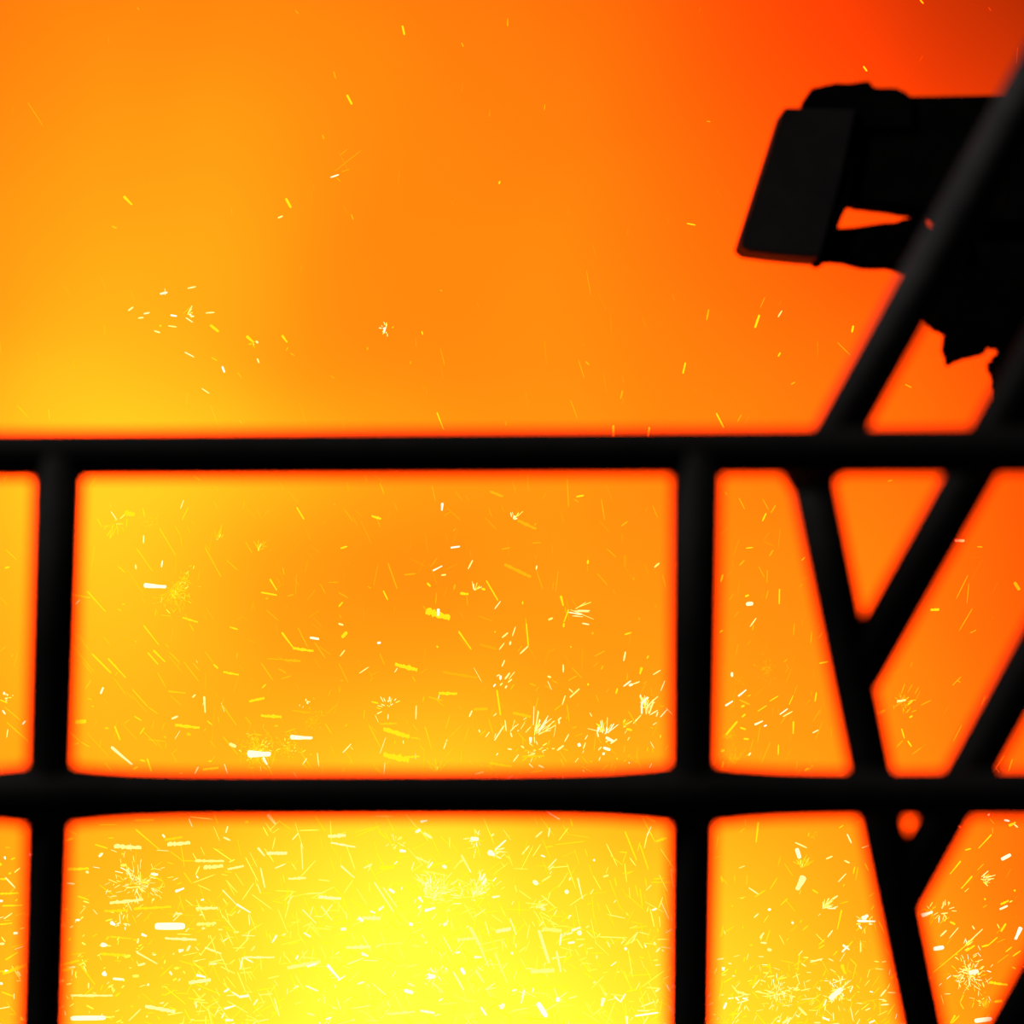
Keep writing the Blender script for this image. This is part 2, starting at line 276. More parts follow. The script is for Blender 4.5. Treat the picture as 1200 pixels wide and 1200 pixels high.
# ------------------------------------------------------------------ sparks
# tiles of the photo: (x, y, scale), streaks 'x1,y1,x2,y2,width,heat' in tile units, width in photo pixels
TILES = [
((80,550,6), """148,125,205,45,1.5,d 300,295,345,362,1.5,p 295,230,298,280,1,d 398,305,465,318,6,b 525,272,537,338,1.5,y 812,215,787,280,1.5,p 845,265,797,362,1.5,y 530,462,528,522,1.8,p 640,410,757,608,1.2,y 480,555,593,717,1.4,y 473,670,477,703,2,p 662,640,655,690,2.2,w 347,680,402,727,1.6,y 410,700,540,890,1,d 530,815,690,825,5.5,w 5,875,155,903,2,b 78,920,50,950,2.2,p 132,855,265,1003,1.8,b 375,948,400,948,1.5,y 348,982,375,995,1.5,y 803,1043,912,1075,2.5,b 820,1015,835,1045,1.2,y 960,545,1075,757,1.4,y 1110,635,1195,712,1.2,y 845,683,872,677,1.5,y 790,460,800,545,1.2,d 880,42,930,80,1.6,b 200,340,238,408,1.2,y 610,970,630,1020,1,d 970,970,1020,1060,1,d 413,345,410,405,1.2,y"""),
((260,550,6), """525,265,578,353,1.8,b 583,405,627,505,1,d 832,556,884,541,2.2,b 1053,328,1120,348,3,b 1095,355,1112,407,1.3,y 1005,35,1020,93,1.4,y 1110,92,1142,178,1.5,y 240,270,282,353,1,d 335,280,298,322,1,d 290,170,308,208,1,d 165,508,215,592,1.3,y 337,770,388,852,2,b 275,865,388,885,2.2,b 308,908,326,908,2.8,y 460,892,506,880,1.5,y 690,803,730,877,1.6,y 747,795,825,793,1.3,y 818,865,890,905,1.6,y 850,932,820,968,2,b 1167,657,1198,745,1.6,y 1133,850,1168,921,2,b 1022,823,1052,836,1.3,y 915,325,958,407,1,d 975,355,1050,520,1,d 660,840,595,925,1,d 685,993,605,1045,1,d 505,755,545,823,1.2,d 992,968,1005,1062,1.1,d 825,1022,842,1048,1.4,y 428,690,438,742,1.6,y 105,1053,148,1040,1.2,d 465,960,448,975,1.2,d 215,945,235,990,1,d 850,728,860,745,1,d 787,245,797,247,1.3,y 395,80,440,145,1,d"""),
((440,550,6), """470,238,466,290,2.6,w 530,551,593,542,2.2,w 403,713,470,678,1.8,w 462,745,498,740,2,p 685,636,650,703,1.8,p 200,742,285,733,2,y 88,658,153,842,1.6,y 363,800,388,823,3,b 560,808,550,848,2.5,y 598,872,652,877,3,b 640,885,650,963,1.6,y 747,840,772,845,3,b 778,780,862,923,1.8,b 881,925,836,984,1.6,p 355,995,525,1045,8,b 442,983,442,1030,3,w 805,155,895,190,3,y 1000,360,1130,420,4,y 905,667,1095,757,3.6,y 885,562,950,550,1.6,y 1135,675,1130,705,2,p 1130,705,1178,848,1.2,y 1035,928,1035,950,1.8,b 1055,1045,1060,1080,1.8,y 125,222,160,300,1,d 397,112,423,230,1.2,y 555,150,618,223,1,d 795,270,820,340,1.2,d 962,80,990,172,1.2,d 1070,20,1075,160,1,d 525,300,478,330,1,d 565,415,545,435,1.2,y 435,620,390,685,1.2,y 240,625,355,685,1,d 585,663,480,708,1.2,d 430,865,422,950,1.4,y 505,825,480,900,1,d 345,430,370,600,1,d 930,480,938,610,1,d 665,560,672,620,1,d 1118,605,1132,622,1.3,d 720,1030,830,1070,1.2,d 340,965,350,985,2,y 1125,380,1122,395,2,y"""),
((600,550,6), """388,65,398,268,1.3,y 450,193,508,183,2.2,b 435,208,470,232,1.5,y 627,207,652,362,1.3,y 767,400,815,365,2,y 535,637,532,667,2.5,b 532,672,530,725,1,d 1000,690,1038,657,2,p 1058,740,1082,836,1.5,y 345,293,365,380,1,d 140,518,207,515,1.3,y 325,712,305,868,1.2,y 290,790,287,850,1.2,d 343,890,362,960,2.8,b 375,965,376,1010,1.3,y 398,985,365,1075,1.8,b 255,1058,288,1045,2.5,p 890,1043,900,1060,2,y 770,450,778,525,1,d 930,660,963,745,1,d 855,760,855,782,2,d 1118,460,1125,548,1,d 1165,645,1143,688,1.2,y 850,40,915,28,1,d 795,600,793,690,3,d 285,530,280,605,1,d 1165,850,1162,1000,1,d"""),
((80,730,6), """528,15,640,157,1.6,b 558,208,633,293,2,b 597,190,683,275,2.2,b 710,205,785,280,1.5,y 685,147,706,175,1.6,y 165,215,303,354,2.3,b 277,247,406,387,2,b 345,345,330,370,1.5,y 45,75,150,190,1,d 20,145,190,355,1.1,d 95,265,170,360,1,d 160,400,118,470,1.1,y 245,455,227,497,2.6,w 135,530,168,540,1.4,y 52,698,123,690,4.5,b 325,723,365,825,2.2,b 300,870,452,997,3.2,p 455,1030,490,1012,2.2,b 505,963,542,972,2.2,b 555,953,585,1047,2,b 432,1060,440,1080,2.5,b 463,655,517,688,1.8,b 537,735,502,783,1.8,b 525,760,630,866,1.3,y 447,463,560,590,1.5,y 560,590,632,640,1.2,y 440,500,560,638,1,d 625,345,690,458,1.3,y 700,480,828,493,2.2,y 808,267,922,416,1.2,y 875,280,925,337,1.2,y 960,200,1025,285,1.2,y 1020,290,1055,321,2.4,b 1090,345,1200,365,2.8,b 895,503,872,525,2,p 955,515,962,632,2.2,p 725,675,773,655,2.5,p 750,718,925,738,4,b 835,780,860,785,4,y 975,687,1013,718,1.8,b 1083,577,1185,722,1.4,y 670,797,690,808,2,y 955,760,968,740,1.5,y 985,972,1010,972,2,b 945,1030,1058,1017,2.4,b 1097,990,1120,1060,1.8,p 915,1010,888,1065,2,p 1133,28,1195,47,2,b 850,2,885,60,1.4,y 785,1055,803,1060,2,b 0,760,85,835,1.6,y 85,835,155,875,1.2,y 40,855,75,843,1.8,y 378,705,490,830,1,d 130,770,290,945,1,d 255,980,320,1060,1.2,y 1085,795,1195,930,1.4,y 1135,850,1178,870,4,p 320,385,410,510,1,d 245,90,298,158,1,d 730,915,762,985,1,d 1030,580,1005,890,0.8,d 965,345,965,480,.8,d 555,820,690,833,1.6,d 470,125,480,135,1.8,y 165,585,180,588,1.8,y 205,680,185,720,1,d 255,740,285,740,2.5,y 1190,210,1182,250,1.3,y"""),
((260,730,6), """420,65,505,178,2.2,b 500,178,645,198,3.6,b 533,30,608,180,1.4,y 620,103,682,113,3,w 650,135,730,250,1.4,y 645,245,695,322,1.1,d 820,5,855,15,2.4,p 878,65,845,102,4,b 1093,142,1118,138,2.8,w 865,190,830,235,2,p 315,250,440,258,1.3,y 440,260,555,268,3,y 272,275,362,408,1.4,y 398,320,455,355,1.8,y 415,395,490,370,1.6,y 310,430,280,460,2,b 192,552,300,527,2.8,b 273,652,420,660,3.6,b 480,803,638,808,5,w 178,920,345,920,8,w 290,945,318,995,2.5,w 318,995,360,1075,1.5,y 178,800,222,780,1.8,y 222,780,285,790,1.8,y 445,770,520,742,1.4,y 725,705,773,780,1.5,y 865,728,882,712,2,y 848,915,912,847,1.5,p 870,900,935,1010,1.1,d 670,910,683,1015,1.4,p 548,900,640,1035,1.2,y 598,950,565,1000,1.6,p 560,980,610,1030,1.3,y 820,280,893,430,1.1,y 965,355,1035,308,1.3,p 1108,212,1147,300,1.3,y 1105,343,1040,370,1,d 1050,553,1103,566,2,b 1003,608,998,675,1.3,y 1030,710,1120,885,1.2,y 825,540,785,640,1,d 640,525,650,535,1.8,y 490,615,630,632,2,d 370,725,395,722,2.4,y 620,925,632,925,1.8,y 830,460,825,490,3,d 835,405,850,405,2,y 1045,410,1055,390,2,d 120,800,105,850,1.2,d 140,830,130,1015,1,d 165,660,205,712,1.1,y 195,380,235,430,.9,d 860,1020,845,1055,1.2,y 1080,1020,1130,1060,2,y 390,800,475,935,1,d 175,115,235,138,1,d"""),
((440,730,6), """135,290,295,330,5,b 155,315,135,348,1.6,p 260,375,280,415,2.6,y 365,320,305,360,1,d 583,57,675,187,2,b 430,163,440,172,2.5,b 840,60,842,66,2,b 730,150,860,185,3,d 933,68,888,105,2,p 907,140,868,190,1.8,p 985,25,962,95,1.5,p 950,130,945,155,2.6,p 1060,0,1075,162,1.8,b 1075,162,1013,220,2,p 1030,158,1000,205,1.1,y 910,260,888,308,1.8,p 470,345,715,385,3,d 445,495,575,498,4,b 370,520,478,547,2,y 340,515,332,560,1.8,y 287,578,284,682,1.5,p 880,370,878,400,2.8,w 945,350,908,398,2.2,p 960,395,930,418,2,p 893,422,875,440,2.2,p 842,430,832,448,2.2,w 925,440,910,460,2,p 853,468,880,652,2,b 1083,425,1130,442,2,y 965,632,1095,660,3.4,y 690,608,790,603,3,y 680,615,658,662,2,p 795,670,830,790,1.5,y 835,828,905,720,1.6,p 910,680,920,765,1.8,p 870,660,900,715,1,d 990,718,945,765,1.6,p 950,770,960,805,2,p 1000,770,1060,835,1.2,y 1090,808,1090,840,3,w 1025,865,1045,880,2.2,p 930,885,960,890,1.8,p 850,930,862,915,2,p 728,750,733,770,2,p 55,745,240,800,5,b 245,805,320,815,1.8,y 30,710,150,706,2.4,y 55,925,235,965,7,b 200,945,310,938,2.6,b 348,727,398,895,1.4,y 523,650,492,750,1.4,y 505,815,478,890,1.8,p 310,860,345,900,1.1,y 340,895,338,1060,1,d 545,880,490,945,1,d 800,985,960,1010,3,y 1080,990,1108,1018,1.8,p 1145,1000,1185,1018,1.8,p 1090,1053,1175,1037,1.6,y 1030,940,1190,935,3,y 605,890,603,990,1,d 1145,520,1120,620,1.3,y 830,605,805,670,1.2,d 690,650,678,750,1,d 135,825,138,850,1.4,y 195,825,197,850,1.4,p"""),
((600,730,6), """365,0,362,32,2.4,b 492,2,545,12,1.8,p 790,82,842,67,2,b 798,200,785,270,2,p 960,230,948,252,2,b 912,315,900,360,3,b 640,300,625,330,2.6,y 655,195,575,237,1.3,y 497,170,492,340,1,d 310,175,255,210,1.2,d 360,290,360,350,1.8,p 250,375,275,383,2.5,p 280,403,325,425,1.3,y 393,407,458,370,1.5,y 535,425,535,440,2.4,b 742,458,730,500,2.4,b 783,447,838,405,1.8,w 822,440,850,430,3,w 850,430,900,412,1.6,p 813,355,808,405,1.3,y 990,365,1048,330,1.5,p 1075,405,1045,480,1.8,p 405,525,475,462,2,p 400,462,430,490,1.6,p 375,508,352,578,2.2,p 385,570,403,697,1.4,y 560,70,575,75,3,y 412,165,416,172,2,b 955,522,910,565,2.2,w 912,560,912,640,2,w 943,590,945,645,1.8,p 995,550,962,640,2,p 1092,608,1040,665,1.7,p 1025,625,1015,660,1.8,p 1040,670,985,800,1,d 910,645,850,710,1.5,p 660,805,712,833,3.4,w 740,815,690,850,2,p 643,877,690,893,3.4,w 610,890,630,872,2,p 635,922,652,918,3,w 703,710,650,785,1.8,p 612,735,598,765,3,w 598,765,608,803,2.2,p 600,800,632,850,1.3,y 670,685,638,727,1.3,y 805,745,845,755,3,b 470,850,475,865,4,w 517,840,500,888,1.8,p 400,780,368,838,1.8,p 365,860,315,898,2.4,p 245,880,252,886,2.2,b 280,885,300,883,1.5,p 345,665,322,685,2.4,p 330,685,332,712,2,p 315,690,262,765,1.4,y 500,778,440,797,1.2,d 795,860,785,915,1.4,y 1045,788,1042,808,2,b 955,875,948,905,1.6,y 737,950,740,960,2,b 710,988,685,1045,1.1,y 820,983,828,985,2,p 545,972,565,977,1.5,y 975,450,985,520,1,d"""),
((70,950,4.8), """305,200,460,208,5,p 605,190,735,180,4.5,p 590,165,690,148,3,y 760,282,925,283,3,p 808,320,920,310,4.5,p 45,330,165,325,3.4,b 280,520,470,500,4,p 415,552,630,540,3,b 250,565,385,560,3,y 765,550,890,548,3.6,p 535,650,705,650,9,w 770,640,880,632,3.6,p 590,718,770,725,3,p 280,708,405,720,1.8,b 430,795,550,862,2,p 725,968,850,950,4,p 60,1168,260,1165,6,w 60,1040,300,1040,3,p 0,870,110,842,2.8,b 12,900,75,888,3.4,b 425,103,565,222,1.6,b 118,870,200,980,1.8,y 378,330,402,370,3.4,p 515,355,550,360,3,w 650,455,700,435,3,w 225,805,365,812,3,y 590,990,710,1090,1.3,y 240,755,262,755,5,w 245,912,262,925,5,w 440,870,480,860,3,p 480,1100,650,1130,4,p 220,80,325,78,1.4,y 420,55,530,52,2.4,y 30,100,95,135,1.6,y 30,170,75,155,2.4,b 197,190,270,212,2,b 220,415,310,480,1.6,y 620,228,690,280,1.4,y 815,770,910,805,2.4,p 765,1070,768,1110,1.8,w 620,905,630,925,3,w 770,925,820,935,2.6,w 670,790,695,782,4,w 520,805,540,808,3,w 300,945,360,950,3,w 460,695,490,705,3,w 290,630,310,640,4,w 655,582,690,580,3,p 935,125,945,85,2,p 580,135,590,150,3,w"""),
((250,950,4.8), """305,20,350,75,3.6,p 180,64,198,62,3,b 250,208,290,255,2.4,p 300,240,415,238,3.6,p 495,180,503,333,1.4,p 480,125,443,165,1.6,p 645,145,745,138,4,p 660,180,800,205,2.4,p 345,325,408,298,1.6,p 265,320,290,435,1.8,p 80,330,172,310,2.4,p 420,383,520,378,2.8,p 715,308,795,378,2,p 845,325,895,298,2,p 890,300,870,342,1.6,p 128,525,210,573,2,w 50,445,128,525,1.5,p 605,535,670,620,1.8,p 672,525,620,590,1.6,p 818,603,842,622,4,w 840,603,940,605,4.5,p 715,667,748,665,3.6,w 510,687,547,710,2.2,w 357,700,330,743,2,w 205,675,185,730,1.6,p 745,770,885,765,4,p 835,803,870,818,3.4,w 640,865,708,945,3,w 700,955,742,928,2,w 755,863,845,828,1.6,p 172,825,345,825,2.6,p 165,825,150,895,1.6,w 170,825,225,855,1.6,w 415,885,605,848,4,p 525,878,580,860,2.4,w 105,1020,150,1048,1.8,w 145,1048,200,1040,3,w 480,985,450,1005,2.2,w 520,985,590,1015,2,w 810,975,850,962,2,w 70,1178,112,1178,3,w 250,1060,225,1095,2,w 60,1115,125,1095,2.2,w 695,1055,715,1120,1.6,p 785,1043,730,1080,1.6,p 630,1175,665,1162,2.2,w 570,25,632,120,1.8,b 68,125,85,85,2,b 590,485,720,495,3.6,p 500,555,580,635,1.4,p 560,540,545,590,1.4,p"""),
((430,950,4.8), """303,62,338,55,2.6,w 277,120,298,108,3.4,w 320,125,365,155,3,p 188,225,218,228,3.6,w 65,115,115,160,1.4,y 105,20,155,120,1.4,y 275,262,348,292,2,p 370,288,342,325,2,w 265,288,250,338,1.6,p 530,248,570,320,2.2,p 70,322,155,315,3.4,y 428,310,445,320,3.6,w 125,440,155,462,3.4,w 293,488,313,513,3,w 325,563,385,545,3.4,w 290,548,303,533,3,w 65,560,95,537,3,w 40,400,150,570,1.8,p 90,430,170,545,1.4,p 585,158,625,160,5,w 690,235,710,245,6,w 720,222,782,165,2,w 735,220,775,210,1.8,p 700,142,715,130,2.4,p 870,248,915,195,1.8,p 643,390,663,355,2.6,w 650,415,670,380,2.4,w 705,487,747,480,2.2,w 580,655,635,760,4,p 515,725,600,718,3.4,p 725,680,810,663,4,p 635,760,685,880,2,p 605,823,645,823,3,w 718,795,790,970,2.4,p 345,932,385,932,6,w 210,1010,260,1025,4.5,w 530,885,550,920,4,w 610,895,660,968,2.6,p 485,905,545,1010,2.2,p 365,965,430,1020,2,p 755,1110,768,1090,5,w 640,1105,672,1152,2.4,w 885,1005,868,1085,2,w 300,1125,380,1138,3,w 110,1145,270,1130,3,p 815,800,818,804,3.6,w 665,620,690,710,1.6,p 805,605,840,700,1.6,p 430,710,480,800,1.4,p 240,635,255,642,4,w 430,645,450,632,3.4,w 500,800,525,795,2.4,w 600,270,613,210,1.4,p"""),
((600,950,4.8), """200,8,270,50,2.2,p 330,45,340,90,2.2,b 750,33,803,62,2.4,b 870,45,876,45,3,b 810,173,868,153,3,b 783,88,758,145,1.6,p 132,150,172,115,2,p 212,95,205,148,1.8,p 187,207,232,198,2,b 410,215,425,258,1.6,b 635,115,702,282,2,b 720,190,768,333,1.8,b 605,232,650,235,2,b 720,175,706,230,1.6,b 645,235,620,298,1.4,b 460,277,464,280,3,w 372,393,398,498,1.8,p 577,375,590,428,2.2,b 548,387,607,545,1.3,b 620,353,680,343,1.6,b 645,358,682,338,1.6,b 750,380,758,432,2,b 795,385,858,380,1.8,b 780,402,915,404,1.6,b 695,420,710,485,2,b 720,437,733,540,2,b 307,455,309,458,5,w 252,270,200,325,1.8,p 235,310,205,335,1.8,p 220,365,165,400,1.8,p 125,400,140,410,5,w 170,665,280,675,4,p 150,670,210,860,3.6,p 278,690,268,758,2,w 335,675,385,655,2.6,w 378,685,380,690,6,w 315,745,352,740,2.4,w 250,790,275,910,2.4,p 105,905,240,897,4.5,p 225,830,305,820,2,p 145,1080,195,1160,6,w 235,990,258,1055,2,p 258,1062,260,1065,5,w 310,1020,258,1060,1.6,p 638,775,641,778,3.4,w 708,680,670,748,1.8,p 782,663,760,720,1.6,b 445,520,420,528,1.8,b 450,480,460,610,1.3,b 437,672,485,695,1.6,b 575,1045,615,1078,2,w 638,1030,610,1075,2,w 805,1018,830,1003,2.4,p 515,1055,505,1100,4,w 645,1155,648,1200,3,w 690,1155,825,1135,2,w 905,868,872,905,1.3,y 905,788,893,788,1.6,y 252,558,232,595,1.6,p 715,823,742,828,1.8,b 820,660,822,685,2,b 800,740,805,755,3,p"""),
((820,950,4.8), """330,62,317,180,2.4,b 255,40,258,83,1.2,y 828,130,855,185,2,p 545,212,563,268,5,w 535,178,605,210,1.8,p 585,370,545,445,7,p 710,272,748,255,2,p 912,210,955,195,1.8,p 813,280,845,295,2,p 930,297,950,338,2,b 873,312,863,357,1.8,b 632,443,667,465,2,b 778,402,825,352,1.4,p 455,257,440,312,1.4,y 120,367,128,403,2.6,b 128,380,155,413,1.4,y 267,357,264,423,1.3,y 308,487,372,445,1.6,b 478,495,538,568,1.2,y 385,557,400,555,3,w 305,602,332,578,2,p 745,500,778,477,1.8,p 740,552,778,538,1.6,p 798,557,773,670,1.8,b 917,607,945,588,5,w 885,620,990,622,2.6,w 895,645,910,665,2.4,w 800,795,835,760,2,w 805,755,842,782,2.2,w 748,672,718,712,2,p 705,722,668,757,1.6,b 668,775,703,755,2,b 905,728,905,800,1.8,p 395,670,372,740,1.8,b 362,685,337,718,2,p 342,742,378,745,2.2,p 380,780,405,785,3.6,p 280,758,298,755,2.4,b 120,710,132,645,2,b 130,690,195,650,1.2,y 97,838,137,830,1.8,p 252,822,250,853,2,b 133,880,133,900,3.4,w 390,860,402,920,2.4,b 562,805,550,905,1.6,b 535,888,562,890,1.6,b 800,868,817,918,4,b 775,788,750,815,1.8,b 1073,945,1110,912,4,y 20,665,40,655,4,y 1013,560,1038,543,1.8,y 128,955,110,1070,2,b 323,925,297,990,2.6,b 205,1015,265,1035,2.6,p 555,995,525,1010,2.2,p 730,1060,800,1000,6.5,w 1050,1005,1015,1045,2.2,p 710,895,692,935,1.6,b 880,865,860,950,1.4,b 520,630,525,632,3.4,w 150,1080,135,1115,2.4,w 240,1055,270,1060,2.2,w 200,1050,222,1068,2.4,w 555,1105,600,1150,2.6,p 690,1162,730,1180,2.2,w 515,1165,465,1195,3,p 1100,1085,1055,1150,1.4,b 985,1180,950,1195,2,w 25,580,60,592,1.6,y 880,70,910,55,1.3,y 182,535,184,537,2.4,b 565,630,572,615,1.8,b"""),
((1060,950,4.8), """545,275,597,247,4.5,w 587,85,625,65,3,b 615,75,638,95,1.8,p 560,52,592,58,2.4,w 490,133,415,213,1.6,b 340,222,375,213,1.8,b 317,282,255,358,1.6,b 382,367,318,440,1.8,b 430,335,355,420,1,d 540,528,587,505,2.8,b 535,555,580,535,2.6,w 97,590,158,568,4.5,w 655,655,622,725,4.5,w 165,778,220,768,5,w 362,912,415,902,5.5,w 570,635,542,680,2.4,b 255,625,287,640,2.8,b 237,672,200,708,2,p 380,647,395,668,1.8,p 345,790,395,758,2.4,b 470,758,525,710,1.6,b 433,765,475,755,2.4,b 655,787,607,820,1.8,b 568,795,605,765,1.5,b 518,858,590,805,1.4,y 475,965,580,980,3,b 508,1075,550,1070,3.4,b 395,1183,490,1170,5.5,w 332,1035,312,1080,1.6,b 312,1080,333,1117,1.6,b 285,1150,258,1198,2.4,b 310,1150,265,1198,1.6,b 605,880,628,890,1.6,b 440,545,465,530,1.8,y 450,495,455,500,2.4,b 470,25,478,20,2.4,w 480,45,505,75,1.2,y 495,95,497,130,1.1,y 160,615,143,645,1.6,y 440,665,350,750,1.3,p 390,720,155,915,1.2,b 305,655,250,720,1.4,p 220,510,215,545,1.5,p 205,580,245,575,1.5,p 618,448,622,450,2.4,b 295,85,318,93,2,p 600,325,570,380,1,d"""),
((0,550,3.24), """18,375,37,370,2.4,b 22,305,65,345,1.2,y 0,485,30,517,1,d 15,45,27,20,1.2,y 105,48,125,30,1.2,y 25,960,110,1035,1.5,y 0,875,30,888,1.8,b 15,848,17,852,3,w 10,915,20,930,2.4,w 85,968,98,955,2.4,w 30,985,25,1020,1.4,p 0,690,25,670,1,d 15,900,80,955,1.2,y"""),
((0,950,4.8), """0,468,105,463,2.4,b 12,535,130,532,2,b 15,918,150,865,4,b 30,905,55,905,4,w 0,640,70,632,2,b 0,508,15,508,3,w 0,385,40,385,2.4,b 60,275,88,265,1.8,b 28,207,58,207,1.6,y 20,610,70,575,1.5,p 75,690,100,688,3,w 65,770,140,748,2,y 30,840,100,795,2,b 10,1020,78,1045,2,b 35,1075,95,1150,1.4,y 0,300,5,305,4,b 150,458,178,432,1.5,y 145,128,175,103,1.6,y 0,970,15,975,3,w 50,355,62,350,2.6,b 0,750,25,748,3,p"""),
((835,550,6.667), """205,222,253,314,1.5,y 392,230,440,320,1.4,y 493,280,455,342,2,y 420,340,388,408,2,b 97,175,115,200,1.4,y 260,616,318,610,1.4,b 475,628,443,680,2,y 250,710,208,752,2.2,y 80,820,65,880,2.6,b 428,782,425,892,1.1,y 358,755,408,848,1.1,y 435,945,418,1013,1.6,y 523,932,521,1055,1.6,b 255,993,285,982,2.6,b 270,1053,310,1048,5,w 343,1160,290,1233,1.8,p 695,712,725,685,1.6,b 163,973,132,1020,1.1,y 530,460,512,625,.9,d 445,490,395,560,.9,d 395,562,480,600,.9,d 122,455,45,525,.9,d 210,540,160,690,.8,d 70,95,50,145,1,d 1120,1003,1088,1025,1.3,y 150,790,105,850,.9,d 210,870,195,1010,.8,d"""),
((835,730,6.667), """320,15,312,60,1.8,y 57,72,80,57,2.2,b 640,0,632,103,1.5,y 775,65,767,163,1.2,y 865,70,827,120,1.8,y 832,316,910,301,2,b 585,283,558,305,1.8,y 152,387,152,420,3,w 200,573,263,521,1.8,w 100,647,158,610,2,w 272,573,300,562,2.2,y 208,600,295,640,2.4,y 225,655,250,645,2.8,b 230,735,258,712,2.8,b 103,876,195,767,2.6,b 215,818,263,833,2.4,b 243,905,285,908,2.4,b 330,795,393,765,2.2,w 400,808,425,798,1.8,w 443,613,518,568,1.4,b 350,692,428,642,1.3,b 598,640,632,562,1.5,b 635,560,660,485,1,y 523,717,590,668,1.6,w 548,733,628,689,1.6,p 812,540,800,618,2,b 633,768,630,868,2,b 515,948,513,1035,1.8,b 68,1003,93,993,2.8,b 85,1080,75,1140,2,b 280,1037,300,1012,2,p 320,910,290,1005,1,y 455,925,375,1110,1,y 840,678,782,775,1,y 860,770,800,920,.9,y 780,860,830,835,1.4,p 373,800,350,940,1,y 718,1155,752,1135,2.4,b 785,1110,740,1165,1.3,y 685,1140,660,1195,1.2,y 105,1178,195,1176,1.6,y 203,1160,200,1185,2,y 985,1193,1030,1190,2.4,y 620,352,575,465,.9,d 1000,745,1005,770,2,y 915,550,905,630,.9,d 25,1060,12,1115,1.4,y"""),
((1020,560,6.667), """137,27,173,15,1.6,y 660,490,735,490,3,p 833,537,878,541,1.6,y 470,1032,538,1027,2.8,b 765,755,667,950,1.1,y 875,640,772,818,1,d 770,820,753,988,1.1,y 998,812,950,908,1,d 1125,815,1165,877,4,y 800,1015,690,1200,1.2,y 825,1188,805,1200,1.4,y 757,450,755,520,.9,d 1130,1150,1155,1185,1.1,d"""),
((1020,740,6.667), """208,547,275,536,2.8,p 55,643,115,615,3.6,y 243,757,267,840,2,b 290,853,323,902,2,b 255,850,203,906,1.6,y 270,405,240,490,1.4,y 328,412,290,480,1.2,y 378,435,345,490,1.2,y 475,537,390,578,1.3,y 330,543,283,578,2,b 640,423,712,350,1.4,y 680,385,705,398,1.3,y 896,503,866,580,1.5,y 715,728,643,868,1.2,y 327,960,400,905,1.2,y 400,905,440,878,.9,d 1050,965,945,1115,1.3,y 1110,995,1077,1098,1.4,y 960,1040,1010,1110,1.3,y 310,605,270,640,1.6,y 328,660,305,672,2.4,b 360,615,320,630,1.5,y 182,575,185,610,1.2,y 615,575,565,660,.8,d 780,10,805,0,1.4,y"""),
((0,0,2), """290,460,310,480,3,b 262,530,274,535,2.4,y 813,222,825,245,2.6,b 943,60,948,82,2.4,b 1082,100,1086,110,2,y 782,167,787,185,1.6,y 755,316,760,326,2.4,y 774,416,795,409,1.8,w 782,403,850,350,.7,y 797,364,815,349,.8,y 800,403,820,396,.8,y 788,416,798,425,1.2,y 670,465,682,487,3,b 651,511,663,506,2,p 823,502,828,515,2.4,y 64,238,102,297,.9,y 692,24,700,33,1.2,y 322,18,326,23,1.4,y 1190,42,1189,62,1,y 1148,258,1147,273,1,y 1168,430,1172,424,1.6,b 1032,680,1036,682,1.8,y"""),
((0,250,4), """750,378,785,370,2.4,w 773,352,775,385,1,p 878,352,920,343,1.8,p 600,457,626,438,2.2,p 673,471,703,465,2,p 647,491,674,488,2,p 798,477,830,482,2.2,w 787,527,830,533,1.6,p 748,527,757,527,2.4,b 722,550,752,560,2,p 963,467,1007,464,1.8,p 985,523,1025,555,3.4,b 1155,575,1190,605,3.2,b 865,650,912,675,1.6,p 990,675,1020,692,2,y 1042,718,1052,745,2.6,w 945,820,983,846,1.5,p 1113,745,1135,775,.9,y 78,897,135,960,1,y 228,915,232,965,1,y 985,895,1025,1000,.8,d 1122,968,1137,993,1,y 870,488,905,512,1.6,p 860,470,890,440,1.1,y"""),
((300,250,4), """605,535,598,562,2.6,w 122,572,147,605,2.6,b 150,628,140,645,1.6,y 160,655,182,668,1.4,y 777,552,782,570,2,b 748,585,752,628,.9,d 862,627,885,712,.9,y 865,710,878,775,.8,d 523,628,523,640,2,y 848,933,880,1013,1.4,b 725,693,724,708,1.4,y 203,885,245,1010,.8,d 1172,980,1172,995,1.2,y 348,760,370,775,1.5,d 0,600,10,607,3,p 5,680,15,702,2.4,p"""),
((500,0,2.308), """703,604,728,609,1.6,b 763,836,757,867,2.6,y 900,851,888,887,2.6,b 915,803,902,833,1.2,y 961,840,950,858,2,p 959,812,951,826,.9,d 957,953,950,965,2,b 700,980,693,1011,2,b 530,1055,524,1080,2,y 410,972,427,1025,1.1,y 430,978,440,987,2.4,y 388,1080,408,1133,1.1,y 783,1117,804,1157,1.8,b 852,1120,840,1142,1.3,y 872,1125,860,1147,1,d 505,1150,505,1182,2.8,b 602,1155,598,1185,2.4,b 985,1040,997,1033,1.8,y 1110,925,1147,962,.9,y 1058,920,1057,972,.8,d 432,730,444,800,.8,y 318,918,325,990,.8,d 478,1008,488,1067,.8,d 497,850,500,905,.7,d 36,940,48,990,.9,d 219,50,219,72,1.2,y 95,116,99,126,1.8,y 172,295,168,317,1,d 320,282,318,298,1.2,y 196,498,199,490,1.8,b 757,328,768,329,1.2,y 735,35,742,18,.7,d 665,795,670,815,.9,d 1154,880,1150,900,2.6,b 213,1140,214,1150,1,y"""),
((1000,0,6), """470,0,493,25,2,b 70,465,97,502,2.6,b 490,390,463,435,1.3,d 950,50,968,78,1.2,d 1155,330,1148,450,1.2,d"""),
((840,400,3.333), """735,168,762,181,1.5,y"""),
]
